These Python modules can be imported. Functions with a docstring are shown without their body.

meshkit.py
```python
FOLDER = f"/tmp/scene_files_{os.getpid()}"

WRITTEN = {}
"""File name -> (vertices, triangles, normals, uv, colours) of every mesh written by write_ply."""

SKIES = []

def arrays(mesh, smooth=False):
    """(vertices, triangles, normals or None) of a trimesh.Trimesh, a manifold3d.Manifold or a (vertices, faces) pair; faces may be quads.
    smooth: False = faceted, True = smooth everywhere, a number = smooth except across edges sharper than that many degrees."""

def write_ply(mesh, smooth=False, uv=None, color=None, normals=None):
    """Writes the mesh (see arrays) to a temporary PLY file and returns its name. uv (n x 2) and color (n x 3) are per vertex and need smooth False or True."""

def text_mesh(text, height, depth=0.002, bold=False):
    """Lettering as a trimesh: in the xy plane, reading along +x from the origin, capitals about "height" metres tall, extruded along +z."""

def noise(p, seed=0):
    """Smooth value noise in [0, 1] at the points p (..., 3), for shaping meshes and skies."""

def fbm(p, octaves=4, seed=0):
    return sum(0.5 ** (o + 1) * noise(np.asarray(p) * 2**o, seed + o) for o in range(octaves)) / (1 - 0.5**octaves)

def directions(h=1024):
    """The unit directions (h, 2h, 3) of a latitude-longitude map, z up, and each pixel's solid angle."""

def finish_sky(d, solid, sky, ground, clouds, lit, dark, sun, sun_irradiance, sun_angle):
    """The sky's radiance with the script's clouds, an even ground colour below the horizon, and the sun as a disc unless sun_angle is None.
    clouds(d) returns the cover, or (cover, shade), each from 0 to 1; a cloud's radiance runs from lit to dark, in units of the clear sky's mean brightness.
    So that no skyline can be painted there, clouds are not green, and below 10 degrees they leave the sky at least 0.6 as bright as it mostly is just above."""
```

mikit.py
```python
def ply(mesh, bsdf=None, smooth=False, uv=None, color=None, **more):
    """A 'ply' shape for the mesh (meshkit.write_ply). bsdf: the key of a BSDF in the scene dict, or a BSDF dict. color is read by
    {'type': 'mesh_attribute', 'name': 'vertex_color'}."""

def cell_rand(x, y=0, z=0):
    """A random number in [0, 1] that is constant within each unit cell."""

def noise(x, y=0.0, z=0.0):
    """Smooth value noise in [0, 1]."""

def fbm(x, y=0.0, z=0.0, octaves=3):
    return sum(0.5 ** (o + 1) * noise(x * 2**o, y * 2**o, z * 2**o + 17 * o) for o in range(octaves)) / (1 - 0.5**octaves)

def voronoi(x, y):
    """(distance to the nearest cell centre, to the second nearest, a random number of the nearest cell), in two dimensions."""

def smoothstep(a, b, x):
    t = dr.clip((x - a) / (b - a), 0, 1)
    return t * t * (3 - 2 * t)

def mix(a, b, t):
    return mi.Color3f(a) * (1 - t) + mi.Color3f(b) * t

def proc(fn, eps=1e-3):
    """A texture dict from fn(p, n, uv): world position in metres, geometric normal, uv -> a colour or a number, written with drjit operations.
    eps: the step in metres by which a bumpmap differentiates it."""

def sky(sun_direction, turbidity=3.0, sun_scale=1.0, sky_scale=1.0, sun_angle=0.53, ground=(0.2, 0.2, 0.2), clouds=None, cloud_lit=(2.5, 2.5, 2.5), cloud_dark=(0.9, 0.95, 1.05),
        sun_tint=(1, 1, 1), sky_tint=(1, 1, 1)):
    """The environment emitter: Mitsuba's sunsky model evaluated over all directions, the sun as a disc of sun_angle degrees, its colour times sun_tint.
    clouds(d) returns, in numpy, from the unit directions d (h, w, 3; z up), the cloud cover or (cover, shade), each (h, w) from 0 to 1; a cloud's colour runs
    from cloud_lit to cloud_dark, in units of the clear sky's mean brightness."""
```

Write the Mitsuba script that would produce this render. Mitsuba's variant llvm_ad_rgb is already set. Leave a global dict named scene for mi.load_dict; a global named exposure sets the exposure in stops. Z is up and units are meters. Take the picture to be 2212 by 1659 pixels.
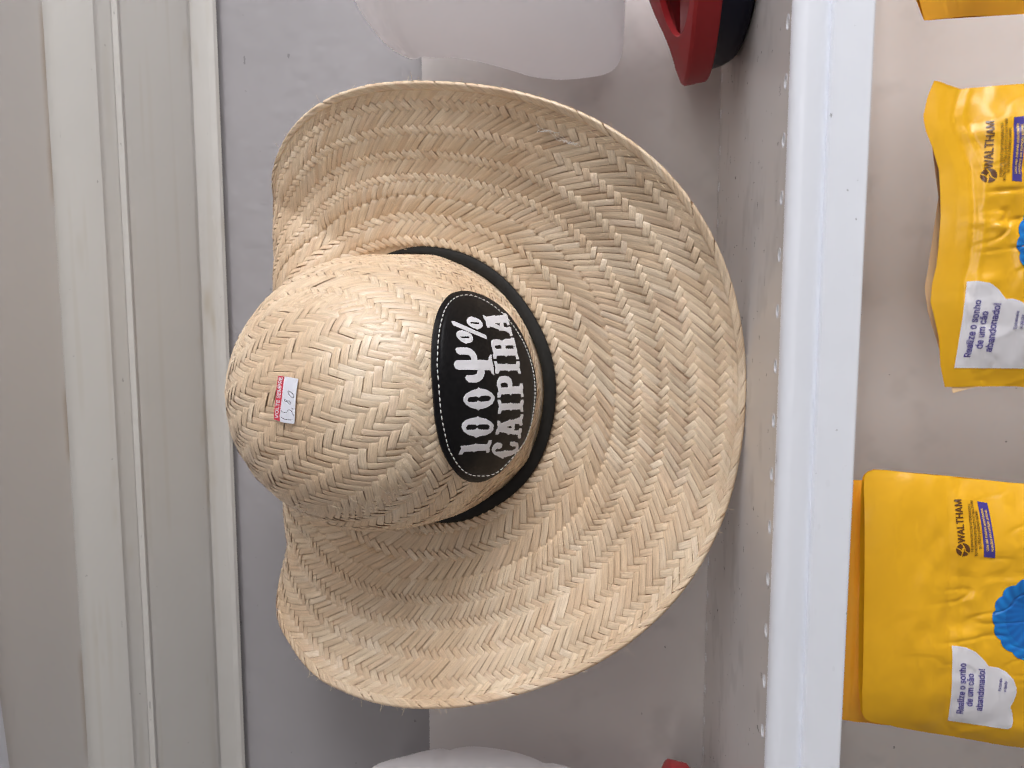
import math, random
import numpy as np, trimesh, shapely, drjit as dr, mitsuba as mi, mikit, meshkit
from shapely.geometry import Polygon, LineString, box as sbox
from mikit import proc, noise, fbm, cell_rand, smoothstep, mix
from scipy.spatial import Delaunay
import manifold3d as m3
T4 = mi.ScalarTransform4f
rng = np.random.default_rng(7)
scene, labels = {}, {}

# ------------------------------------------------------------------ camera, light, exposure
A_, P_ = math.radians(6.07), math.radians(7.4)
CAM = np.array([0, -.58, .0752])
FWD = np.array([-math.sin(A_) * math.cos(P_), math.cos(A_) * math.cos(P_), math.sin(P_)])
scene['camera'] = dict(type='thinlens', fov=2 * math.degrees(math.atan(1106 / 1660)), fov_axis='x', near_clip=.01, far_clip=50.,
                       aperture_radius=.0011, focus_distance=.435,
                       to_world=T4().look_at(origin=CAM.tolist(), target=(CAM + FWD).tolist(), up=[1, 0, .0]))
scene['room_light'] = dict(type='constant', radiance=dict(type='rgb', value=[.132, .124, .124]))
exposure = -.08

def rgb(*c): return dict(type='rgb', value=list(c))
def add_light(name, w, h, at, look, power, label, cat):
    m = (np.array([[-w/2, -h/2, 0], [w/2, -h/2, 0], [w/2, h/2, 0], [-w/2, h/2, 0]]), np.array([[0, 1, 2], [0, 2, 3]]))
    d = mikit.ply(m, dict(type='diffuse', reflectance=rgb(.8, .8, .8)), emitter=dict(type='area', radiance=rgb(*power)))
    d['to_world'] = T4().look_at(origin=list(at), target=list(look), up=[0, 0, 1])
    scene[name] = d
    labels[name] = dict(label=label, category=cat)
# daylight through the shop's glass front, right of and behind the photographer, and a ceiling tube lamp
add_light('shop_window', 1.0, 1.1, (1.6, -1.2, .08), (0, -.05, .1), (11.2, 11.1, 11.3), 'tall bright shop window behind the camera to the right', 'window')
add_light('tube_lamp', 1.2, .12, (.35, -1.7, .44), (.1, -.35, 0), (9.8, 9.3, 8.9), 'long white ceiling tube lamp behind the camera', 'lamp')

# ------------------------------------------------------------------ helpers
def put(key, mesh, bsdf, smooth=False, **more):
    scene[key] = mikit.ply(mesh, bsdf, smooth=smooth, **more)
def tag(key, label=None, cat=None, **more):
    labels[key] = {**({'label': label} if label else {}), **({'category': cat} if cat else {}), **more}
def bx(x0, x1, y0, y1, z0, z1):
    return trimesh.creation.box(extents=[x1-x0, y1-y0, z1-z0], transform=trimesh.transformations.translation_matrix([(x0+x1)/2, (y0+y1)/2, (z0+z1)/2]))
cat_ = trimesh.util.concatenate
def prism_x(prof, x0, x1):
    """(y, z) outline swept along x"""
    m = trimesh.creation.extrude_polygon(Polygon(prof), x1 - x0, engine='earcut')
    v = m.vertices.copy()
    m.vertices = np.c_[v[:, 2] + x0, v[:, 0], v[:, 1]]
    m.fix_normals()
    return m
def fine(mesh, e): 
    v, f = trimesh.remesh.subdivide_to_size(mesh.vertices, mesh.faces, e, max_iter=12)
    m = trimesh.Trimesh(v, f, process=False); m.merge_vertices(); return m
def solid(poly, th, e):
    gs = getattr(poly, 'geoms', [poly])
    return cat_([fine(trimesh.creation.extrude_polygon(g, th, engine='earcut'), e) for g in gs if g.area > 0])
def warp(mesh, fn):
    m = mesh.copy(); m.vertices = fn(*np.asarray(mesh.vertices).T); return m
def tubes(paths, r, sides=5):
    V, F, o = [], [], 0
    for p in paths:
        p = np.asarray(p, float); t = np.gradient(p, axis=0); t /= np.linalg.norm(t, axis=1, keepdims=True) + 1e-12
        a = np.cross(t, [.31, .2, .93]); a /= np.linalg.norm(a, axis=1, keepdims=True) + 1e-12
        b = np.cross(t, a); ang = np.arange(sides) * 2 * np.pi / sides
        taper = np.ones(len(p)); taper[[0, -1]] = .35
        v = p[:, None] + (r * taper)[:, None, None] * (np.cos(ang)[None, :, None] * a[:, None] + np.sin(ang)[None, :, None] * b[:, None])
        i, j = np.meshgrid(np.arange(len(p) - 1), np.arange(sides), indexing='ij')
        q = np.stack([i*sides+j, i*sides+(j+1) % sides, (i+1)*sides+(j+1) % sides, (i+1)*sides+j], -1).reshape(-1, 4)
        V.append(v.reshape(-1, 3)); F.append(np.vstack([q[:, [0, 1, 2]], q[:, [0, 2, 3]]]) + o); o += len(V[-1])
    return trimesh.Trimesh(np.vstack(V), np.vstack(F), process=False)

# ------------------------------------------------------------------ materials
def two(b): return dict(type='twosided', bsdf=b)
def prin(c, rough=.5, spec=.5, **k):
    return two(dict(type='principled', base_color=c if isinstance(c, dict) else rgb(*c), roughness=rough, specular=spec, **k))
def specks(p, sc, seed, lim):
    return smoothstep(lim, lim + .03, noise(p.x * sc + seed, p.y * sc, p.z * sc))
def wall_col(p, n, uv):
    c = mix((.325, .314, .326), (.362, .35, .362), fbm(p.x * 9, p.y * 9, p.z * 9))
    return c * (1 - .35 * specks(p, 190, 3, .93))
def wall_bump(p, n, uv):
    return fbm(p.x * 160, p.z * 160, 0, 3) * .5 + fbm(p.x * 38 + 7, p.z * 60, 3, 2) * .9
scene['wall_paint'] = dict(type='bumpmap', bump_tex=proc(wall_bump, 5e-4), scale=.0011, bsdf=prin(proc(wall_col), .55, .35))
def metal_col(p, n, uv):
    c = mix((.70, .665, .645), (.735, .705, .69), fbm(p.x * 12, p.y * 12, p.z * 12))
    smudge = smoothstep(.55, .8, fbm(p.x * 40, p.y * 55, p.z * 30 + 5, 4))
    return c * (1 - .10 * smudge) * (1 - .55 * specks(p, 230, 11, .945))
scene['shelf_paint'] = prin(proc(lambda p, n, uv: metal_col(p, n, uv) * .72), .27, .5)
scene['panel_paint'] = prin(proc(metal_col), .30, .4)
def rail_col(p, n, uv):
    c = mix((.735, .76, .815), (.775, .80, .855), fbm(p.x * 14, p.y * 14, p.z * 14))
    d = smoothstep(.80, .86, noise(p.x * 150 + 40, p.y * 200, p.z * 330)) * smoothstep(.62, .8, noise(p.x * 9, 3, p.z * 20))
    return c * (1 - .5 * specks(p, 250, 5, .95)) * (1 - .12 * d)
scene['rail_paint'] = prin(proc(rail_col), .33, .45)
def cornice_col(p, n, uv):
    c = mix((.54, .528, .50), (.585, .572, .542), fbm(p.x * 7, p.y * 30, p.z * 30))
    st = smoothstep(.66, .86, fbm(p.x * 16 + 3, p.y * 60, p.z * 60, 3)) * .45
    st2 = smoothstep(.6, .9, noise(p.x * 10 - 1.5, p.y * 240, p.z * 240)) * .12
    return mix(c, (.40, .33, .22), st + st2) * (1 - .3 * specks(p, 210, 2, .95))
scene['cornice_paint'] = prin(proc(cornice_col), .5, .35)
def ceil_col(p, n, uv):
    c = mix((.68, .66, .635), (.72, .70, .675), fbm(p.x * 6, p.y * 10, p.z * 5))
    edge = smoothstep(-.0835, -.0775, p.y + .0016 * noise(p.x * 60)) * smoothstep(.35, .75, noise(p.x * 22 + 4, 1, 1)) 
    return mix(c, (.36, .24, .13), edge * .5)
scene['ceiling_paint'] = prin(proc(ceil_col), .5, .35)
scene['dark_gap'] = prin((.05, .04, .035), .8, .1)

def straw_col(p, n, uv):
    idn = dr.floor(uv.x / 8); a = uv.x - 8 * idn; v = uv.y
    r1, r2, r3 = cell_rand(idn, 1), cell_rand(idn, 2), cell_rand(idn, 3)
    c = mix((.675, .515, .35), (.75, .61, .44), r1)
    c = mix(c, (.67, .485, .335), smoothstep(.6, 1, r2) * .5)
    c = mix(c, (.60, .43, .28), smoothstep(.86, 1, r3) * .5)
    c = mix(c, (.82, .71, .57), smoothstep(.72, 1, cell_rand(idn, 4)) * .35)
    big = fbm(p.x * 16, p.y * 16, p.z * 16 + 3, 2)
    c = mix(c, (.62, .44, .28), smoothstep(.45, .8, big) * .6)
    fib = noise(a * 9 + idn * 13, v * 1.3, idn)
    fin = noise(a * 26 + idn * 7, v * 2.6, idn)
    return c * (.80 + .22 * fib + .18 * fin)
scene['straw'] = prin(proc(straw_col), .34, .5)
def back_col(p, n, uv):
    return mix((.50, .36, .23), (.62, .46, .31), fbm(p.x * 300, p.y * 300, p.z * 300))
scene['straw_under'] = prin(proc(back_col), .6, .2)
scene['straw_fibre'] = prin((.74, .62, .44), .5, .3)
scene['white_thread'] = prin((.82, .80, .77), .6, .2)
def leather_col(p, n, uv):
    return mix((.005, .005, .006), (.012, .0115, .012), fbm(p.x * 500, p.y * 500, p.z * 500))
def leather_bump(p, n, uv): return fbm(p.x * 900, p.y * 900, p.z * 900, 2)
scene['patch_leather'] = dict(type='bumpmap', bump_tex=proc(leather_bump, 2e-4), scale=.00008, bsdf=prin(proc(leather_col), .4, .18))
scene['band_leather'] = prin(proc(lambda p, n, uv: mix((.009, .0085, .0075), (.02, .019, .017), fbm(p.x * 260, p.y * 260, p.z * 260))), .55, .25)
scene['white_print'] = prin((.74, .74, .77), .5, .3)
scene['sticker_white'] = prin((.78, .79, .86), .45, .3)
scene['sticker_red'] = prin((.62, .055, .085), .45, .3)
scene['ink'] = prin((.05, .05, .08), .5, .2)
def bag_col(p, n, uv):
    return mix((.80, .415, .012), (.83, .455, .018), fbm(p.x * 20, p.y * 20, p.z * 20))
scene['bag_film'] = two(dict(type='principled', base_color=proc(bag_col), roughness=.3, specular=.5, clearcoat=.3, clearcoat_gloss=.92))
scene['bag_film_orange'] = two(dict(type='principled', base_color=rgb(.88, .42, .035), roughness=.24, specular=.5, clearcoat=.4, clearcoat_gloss=.9))
scene['bag_inside'] = prin((.80, .57, .33), .4, .4)
scene['print_brown'] = prin((.12, .05, .018), .25, .5)
scene['print_blue'] = prin((.07, .052, .27), .25, .5)
scene['print_yellow'] = prin((.78, .52, .18), .25, .5)
scene['print_white'] = prin((.78, .77, .80), .22, .5, clearcoat=.5)
def ros_col(p, n, uv):
    return mix((.014, .24, .66), (.008, .08, .36), uv.x)
scene['print_rosette'] = prin(proc(ros_col), .25, .5, clearcoat=.5)
scene['red_plastic'] = prin((.33, .018, .022), .45, .4)
scene['navy_plastic'] = prin((.006, .007, .02), .45, .3)
scene['jug_plastic'] = dict(type='principledthin', base_color=rgb(.93, .915, .925), roughness=.4, diff_trans=1.0, spec_trans=0., eta=1.45)
scene['collar_plastic'] = prin((.74, .73, .76), .25, .5)

# ------------------------------------------------------------------ wall, ceiling, cornice
put('wall', bx(-1.5, 1.2, .022, .14, -.6, .52), 'wall_paint'); tag('wall', kind='structure')
ZC = .4635
put('ceiling', bx(-1.5, 1.2, -1.15, -.0775, ZC, ZC + .02), 'ceiling_paint'); tag('ceiling', kind='structure')
def slope(y, s): return (y, CAM[2] + s * (y + .58))
pr = [(.0217, .391), (.0145, .3868), slope(.0135, .5262), slope(.012, .5290), slope(.0105, .5395), slope(.0035, .5618), slope(-.002, .5665),
      slope(-.025, .6100), slope(-.044, .6500), slope(-.0485, .6610), slope(-.0505, .6625), slope(-.0520, .6650), slope(-.0522, .6735), slope(-.0535, .6750),
      slope(-.060, .6920), slope(-.0622, .6965), slope(-.0645, .7000), slope(-.070, .7210), slope(-.0755, .7500), slope(-.0785, .7720)]
pr = pr + [(-.0785, ZC + .015), (.0217, ZC + .015)]
put('ceiling_cornice', prism_x(pr, -1.5, 1.2), 'cornice_paint', smooth=32)
tag('ceiling_cornice', 'off-white stepped cornice moulding running along the top of the wall under the ceiling', 'cornice')
# the next ceiling board, a little lower and not quite parallel
e0, e1 = np.array([-.2209, -.1632]), np.array([-.2949, -.1581]); dd = (e1 - e0) / np.linalg.norm(e1 - e0)
a0, a1 = e0 - dd * 1.0, e1 + dd * .8
brd = trimesh.creation.extrude_polygon(Polygon([a0, a1, (a1[0], -1.1), (a0[0], -1.1)]), .0055, engine='earcut'); brd.apply_translation([0, 0, ZC - .0055])
put('ceiling_board', brd, 'rail_paint'); tag('ceiling_board', kind='structure')

# ------------------------------------------------------------------ shelf unit: back panel, perforated shelf, price rail, lower shelf
YF, YB = -.2185, .011
put('shelf_unit__back_panel', bx(-1.3, 1.0, YB, .0216, -.55, .2215), 'panel_paint')
tag('shelf_unit', 'white enamelled metal shop shelf with perforated edge, price rail and back panel', 'shelf')
outer = sbox(-1.0, YF, .8, YB - .0004)
holes = []
for i in range(-30, 24):
    x = .0983 + i * .0255
    holes.append(shapely.affinity.scale(shapely.Point(x, YF + .0066).buffer(.0029, 12), 1.1, 1))
    holes.append(shapely.affinity.scale(shapely.Point(x + .011, YB - .0065).buffer(.0029, 12), 1.1, 1))
plate = outer.difference(shapely.union_all(holes))
mp = trimesh.creation.extrude_polygon(plate, .0026, engine='earcut'); mp.apply_translation([0, 0, -.0026])
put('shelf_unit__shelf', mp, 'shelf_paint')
arc = [(YF - .0055 + .0055 * math.cos(t), -.0055 + .0055 * math.sin(t)) for t in np.linspace(math.pi / 2, math.pi, 9)]
arc = [(YF - .0002, .0)] + [(y, z) for y, z in arc]
bead = [(YF, -.0026), (YF, .0)] + [(YF - .001 - .0062 * math.sin(t), .0 - .0062 * (1 - math.cos(t))) for t in np.linspace(0, math.pi / 2, 9)] + [(YF - .0072, -.0084), (YF - .0069, -.0110), (YF - .0063, -.0132), (YF - .0056, -.0144), (YF - .0052, -.0148), (YF - .0052, -.02), (YF, -.02)]
rail = [(YF - .0053, -.0152), (YF - .0076, -.0150), (YF - .0086, -.0158), (YF - .0092, -.0314), (YF - .0086, -.0321), (YF - .0075, -.0321), (YF - .0075, -.0205), (YF - .0053, -.0205)]
def rim(x, y):
    t = np.linspace(0, 2 * math.pi, 25); s = np.linspace(0, 2 * math.pi, 9)
    A, B = np.meshgrid(t, s, indexing='ij'); R = .0028 + .0003 * np.cos(B)
    P = np.stack([x + 1.1 * R * np.cos(A), y + R * np.sin(A), -.0003 + .0005 * np.sin(B)], -1).reshape(-1, 3)
    i, j = np.meshgrid(np.arange(24), np.arange(8), indexing='ij'); q = np.stack([i*9+j, i*9+j+1, (i+1)*9+j+1, (i+1)*9+j], -1).reshape(-1, 4)
    return trimesh.Trimesh(P, np.vstack([q[:, [0, 1, 2]], q[:, [0, 2, 3]]]), process=False)
c_ = 0
for i in range(-19, 5):
    for x, y in ((.0983 + i * .0255, YF + .0066), (.0983 + i * .0255 + .011, YB - .0065)):
        if y < 0 and not -.26 < x < .16: continue
        put('shelf_unit__shelf__punched_rim' + (f'_{c_:03d}' if c_ else ''), rim(x, y), 'rail_paint', smooth=True); c_ += 1
put('shelf_unit__shelf__front_bead', prism_x(bead, -1.0, .8), 'rail_paint', smooth=35)
put('shelf_unit__shelf__price_rail', prism_x(rail, -1.0, .8), 'rail_paint', smooth=25)
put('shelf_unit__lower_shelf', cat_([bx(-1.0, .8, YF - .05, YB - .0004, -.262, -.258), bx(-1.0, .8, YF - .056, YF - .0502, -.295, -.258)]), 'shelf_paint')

# ------------------------------------------------------------------ straw hat
HO = np.array([-.056, -.072, .21]); TAU, YAW, ROL = .293, .027, .02
HA, HB, HH, HK, HKB = .088, .097, .126, 2.34, 2.73
_n = np.array([0, -math.cos(TAU), math.sin(TAU)]); _f = np.array([0, -math.sin(TAU), -math.cos(TAU)]); _s = np.array([1., 0, 0])
_s2 = math.cos(YAW) * _s + math.sin(YAW) * _n; HN = -math.sin(YAW) * _s + math.cos(YAW) * _n
HS = math.cos(ROL) * _s2 + math.sin(ROL) * _f; HF = -math.sin(ROL) * _s2 + math.cos(ROL) * _f
BW = [-.0802, .0414, .055, .0004]
BC = [.19112, .03171, -.00653, -.00355, .0034, .00451, .0019, -.00113, -.00064, -.00249, .00031, -.00065, -.00057]
def brim_radius(t):
    r = BC[0] + 0 * t
    for i in range(1, 7): r = r + BC[2*i-1] * np.cos(i * t) + BC[2*i] * np.sin(i * t)
    return r
def base_radius(t): return 1 / np.sqrt((np.sin(t) / HA) ** 2 + (np.cos(t) / HB) ** 2)
def brim_at(t, k, h=0.0):
    """point of the brim: angle t from the front, k from the crown (0) to the rim (1), height h above the straw"""
    def S(t, k):
        r0 = base_radius(t) * .985; r = r0 + (brim_radius(t) - r0) * k
        s, f = r * np.sin(t), r * np.cos(t)
        wob = (meshkit.fbm(np.stack([s * 22 + 5, f * 22, 0 * s], -1), 3, 4) - .5) * .0065 * np.sin(np.clip(k, 0, 1) * math.pi * .5 + .0)
        rip = .0009 * np.sin(k * 3 * 2 * math.pi + 1.2 * np.sin(t * 2)) * np.clip(k * 4, 0, 1)
        w_ = np.clip((np.cos(t) + .85) / 1.05, 0, 1); w_ = w_ * w_ * (3 - 2 * w_); N = BW[2] * (np.maximum(np.abs(s), .140 * (1 - w_)) / .2) ** 2 * (1 - w_ + w_ * np.clip(k, 0, 1) ** .7) + BW[3] * (np.maximum(f, 0) / .2) ** 2 + wob + rip
        b = np.maximum(BW[0] - f, 0) / BW[1]
        Fb = np.where(f < BW[0], BW[0] - BW[1] * np.sin(b) - np.minimum(N, .0) * np.sin(b), f); Nb = np.where(f < BW[0], -BW[1] * (1 - np.cos(b)) + N * np.cos(np.minimum(b, 1.57)), N)
        return HO + s[..., None] * HS + Fb[..., None] * HF + Nb[..., None] * HN
    t, k, h = np.broadcast_arrays(np.asarray(t, float), np.asarray(k, float), np.asarray(h, float))
    p = S(t, k); e = 2e-3
    n = np.cross(S(t + e, k) - S(t - e, k), S(t, k + e) - S(t, k - e)); n /= np.linalg.norm(n, axis=-1, keepdims=True)
    if np.median(n @ HN) < 0: n = -n
    return p + h[..., None] * n, n
_u = np.linspace(0, math.pi / 2, 4000); _rho = np.cos(_u) ** (2 / HK); _h = HH * np.sin(_u) ** (2 / HKB); HR = (HA + HB) / 2
_a = np.r_[0, np.cumsum(np.hypot(np.diff(_rho * HR), np.diff(_h)))]; ATOT = _a[-1]
def crown_at(x, y, h=0.0):
    """point of the crown; (x, y): distance in metres from its top, sideways and to the front"""
    def S(x, y):
        b = np.hypot(x, y) + 1e-9; c, d = x / b, y / b
        rho, z = np.interp(ATOT - b, _a, _rho), np.interp(ATOT - b, _a, _h)
        z = np.where(b > ATOT, ATOT - b, z)
        w = (meshkit.fbm(np.stack([x * 24, y * 24, 0 * x + 3], -1), 3, 9) - .5) * .0035
        return HO + (HA * c * (rho + w / HR))[..., None] * HS + (HB * d * (rho + w / HR))[..., None] * HF + (z + w * .6)[..., None] * HN
    x, y, h = np.broadcast_arrays(np.asarray(x, float), np.asarray(y, float), np.asarray(h, float))
    p = S(x, y); e = 6e-4
    n = np.cross(S(x + e, y) - S(x - e, y), S(x, y + e) - S(x, y - e)); n /= np.linalg.norm(n, axis=-1, keepdims=True) + 1e-12
    n = np.where(((p - HO - .03 * HN) * n).sum(-1, keepdims=True) < 0, -n, n)
    return p + h[..., None] * n, n
def crown_ring(t, b, h=0.0): return crown_at(b * np.sin(t), b * np.cos(t), h)

NA, NC = 9, 4
TL = np.array([-.13, -.02, .09, .28, .5, .72, .91, 1.02, 1.13]); CL = np.array([0, .3, .7, 1.])
def weave(fl, M, cell, height, seed, tilt=.04):
    """fl: rows (family, strip index, start along, length); M(p, q, h) -> points. Each straw float is a small arched patch of its own."""
    g = np.random.default_rng(seed)
    fl = np.asarray(fl, float); n = len(fl)
    j = lambda s: g.normal(0, s, (n, 1, 1))
    t, c = TL[None, :, None] + 0 * fl[:, :1, None], CL[None, None, :] + 0 * fl[:, :1, None]
    wid = np.clip(.955 + j(.045), .76, 1.0)
    across = fl[:, 1, None, None] + .5 + (c - .5) * wid + j(.035) + (t - .5) * j(.05)
    along = fl[:, 2, None, None] + t * fl[:, 3, None, None] * (1 + j(.015)) + j(.03)
    a, b = np.broadcast_arrays(along, across)
    fam = fl[:, 0, None, None]
    p, q = np.where(fam == 0, b, a), np.where(fam == 0, a, b)
    ti = np.clip(t, 0, 1)
    hh = height * np.clip(1 + j(.22), .5, 1.7) * np.sin(math.pi * ti) ** .4
    out = np.maximum(np.maximum(-t, t - 1), 0)
    hh = hh - out * height * 13 + .06 * cell * (1 - (2 * c - 1) ** 2) + (c - .5) * cell * j(.045) + (c - .5) * cell * tilt
    v = M(p, q, hh)
    ids = g.integers(1, 60000, (n, 1, 1)).astype(float)
    uv = np.stack([np.broadcast_to(ids * 8 + c * .98 + .01, a.shape), np.broadcast_to(t, a.shape)], -1)
    return v, uv
_i, _j = np.meshgrid(np.arange(NA - 1), np.arange(NC - 1), indexing='ij')
_q = np.stack([_i*NC+_j, _i*NC+_j+1, (_i+1)*NC+_j+1, (_i+1)*NC+_j], -1).reshape(-1, 4)
FACES = np.vstack([_q[:, [0, 1, 2]], _q[:, [0, 2, 3]]])
def ring_floats(N, v0, v1, la=4, lb=2):
    """herringbone belts: strips of one family float over la crossings, those of the other over lb; only belts whose middle lies in v0..v1"""
    out, T = [], la + lb
    for m in range(-1, int(v1 / (T / 2)) + 2):
        for i in range(N):
            a, b = (0, i, i - T * m - (la - 1), la), (1, i, i + T * m + la, lb)
            if v0 < (a[1] + .5 - a[2] - la / 2) / 2 < v1: out.append(a)
            if v0 < (b[2] + lb / 2 - b[1] - .5) / 2 < v1: out.append(b)
    return out
def emit(holder, V, UV, picked, word='straw_strip'):
    """the picked floats as parts of their own, the others joined"""
    n = len(V); rest = [k for k in range(n) if k not in picked]
    for c, k in enumerate(sorted(picked)):
        put(f'{holder}__{word}' + (f'_{c:03d}' if c else ''), trimesh.Trimesh(V[k].reshape(-1, 3), FACES, process=False), 'straw', smooth=True, uv=UV[k].reshape(-1, 2))
    v, uv = V[rest].reshape(-1, 3), UV[rest].reshape(-1, 2)
    f = (FACES[None] + (np.arange(len(rest)) * NA * NC)[:, None, None]).reshape(-1, 3)
    put(f'{holder}__straw_weave', trimesh.Trimesh(v, f, process=False), 'straw', smooth=True, uv=uv)
    labels[f'{holder}__straw_weave'] = {'kind': 'stuff'}
def largest(V, n, ok=None):
    c = V[:, NA // 2, NC // 2]; ex, ey = V[:, -1].mean(1) - V[:, 0].mean(1), V[:, :, -1].mean(1) - V[:, :, 0].mean(1)
    cr = np.cross(ex, ey); d = CAM - c
    size = (cr * d).sum(1).__abs__() / np.linalg.norm(d, axis=1) ** 3
    if ok is not None: size = np.where(ok, size, 0)
    return set(np.argsort(-size)[:n].tolist())

# brim: concentric rings of herringbone
KH = .966                                  # the hem begins here
KZ = .40                                   # here more strips are plaited in
def brim_M(N, V, k0, k1):
    def M(p, q, h):
        u, v = (p + q) / 2, (p - q) / 2
        t = u / N * 2 * math.pi; k = k0 + (k1 - k0) * v / V
        t = t + .05 * (meshkit.fbm(np.stack([np.sin(t) * 3, np.cos(t) * 3, k * 2], -1), 2, 3) - .5) + .10 * np.sin(k * 2.2)
        k = k + .035 * (meshkit.fbm(np.stack([np.sin(t) * 2.2, np.cos(t) * 2.2, k * 3], -1), 2, 8) - .5) * np.clip(1.2 - k, 0, 1)
        return brim_at(t, np.clip(k, -.04, .985), h)[0]
    return M
Vi, Ui = weave(ring_floats(114, .9, 8.1), brim_M(114, 8.2, 0, KZ), .0045, .0007, 21, .09)
Vo, Uo = weave(ring_floats(206, -.5, 13.0), brim_M(206, 13.0, KZ, KH + .004), .0037, .00058, 22, .09)
V, UV = np.concatenate([Vi, Vo]), np.concatenate([Ui, Uo])
emit('straw_hat__brim', V, UV, largest(V, 190))
# solid under-layer of the brim, and the rim that is folded over and stitched
tt, kk = np.linspace(0, 2 * math.pi, 361), np.linspace(-.03, .985, 40)
Tg, Kg = np.meshgrid(tt, kk, indexing='ij')
up, dn = brim_at(Tg, Kg, -.0006)[0], brim_at(Tg, Kg, -.0022)[0]
def grid_mesh(P, close=False):
    a, b = P.shape[:2]; i, j = np.meshgrid(np.arange(a - 1), np.arange(b - 1), indexing='ij')
    q = np.stack([i*b+j, i*b+j+1, (i+1)*b+j+1, (i+1)*b+j], -1).reshape(-1, 4)
    return trimesh.Trimesh(P.reshape(-1, 3), np.vstack([q[:, [0, 1, 2]], q[:, [0, 2, 3]]]), process=False)
put('straw_hat__brim', grid_mesh(np.concatenate([up, dn[:, ::-1]], 1)), 'straw_under', smooth=True)
NHM = 176
def hem_M(p, q, h):
    """p: count along the rim, q: 0 inner edge of the fold .. 1 rim .. 1.6 under the brim"""
    t = p / NHM * 2 * math.pi
    k = np.where(q < 1, KH - .005 + (1.0 - KH + .005) * np.minimum(q, 1) , 1.0 - (q - 1) * .05)
    side = np.where(q < .86, 1, np.cos(np.clip((q - .86) / .28, 0, 1) * math.pi))
    lift = (.0009 + .0002 * np.clip(q * 3, 0, 1)) * side
    pt, n = brim_at(t, k, 0 * t)
    return pt + (lift + h * np.where(q < 1, 1, -1))[..., None] * n
g = np.random.default_rng(5); HV, HU = [], []
QL = np.array([-.05, .08, .3, .55, .76, .90, 1.0, 1.12, 1.5])
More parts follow.
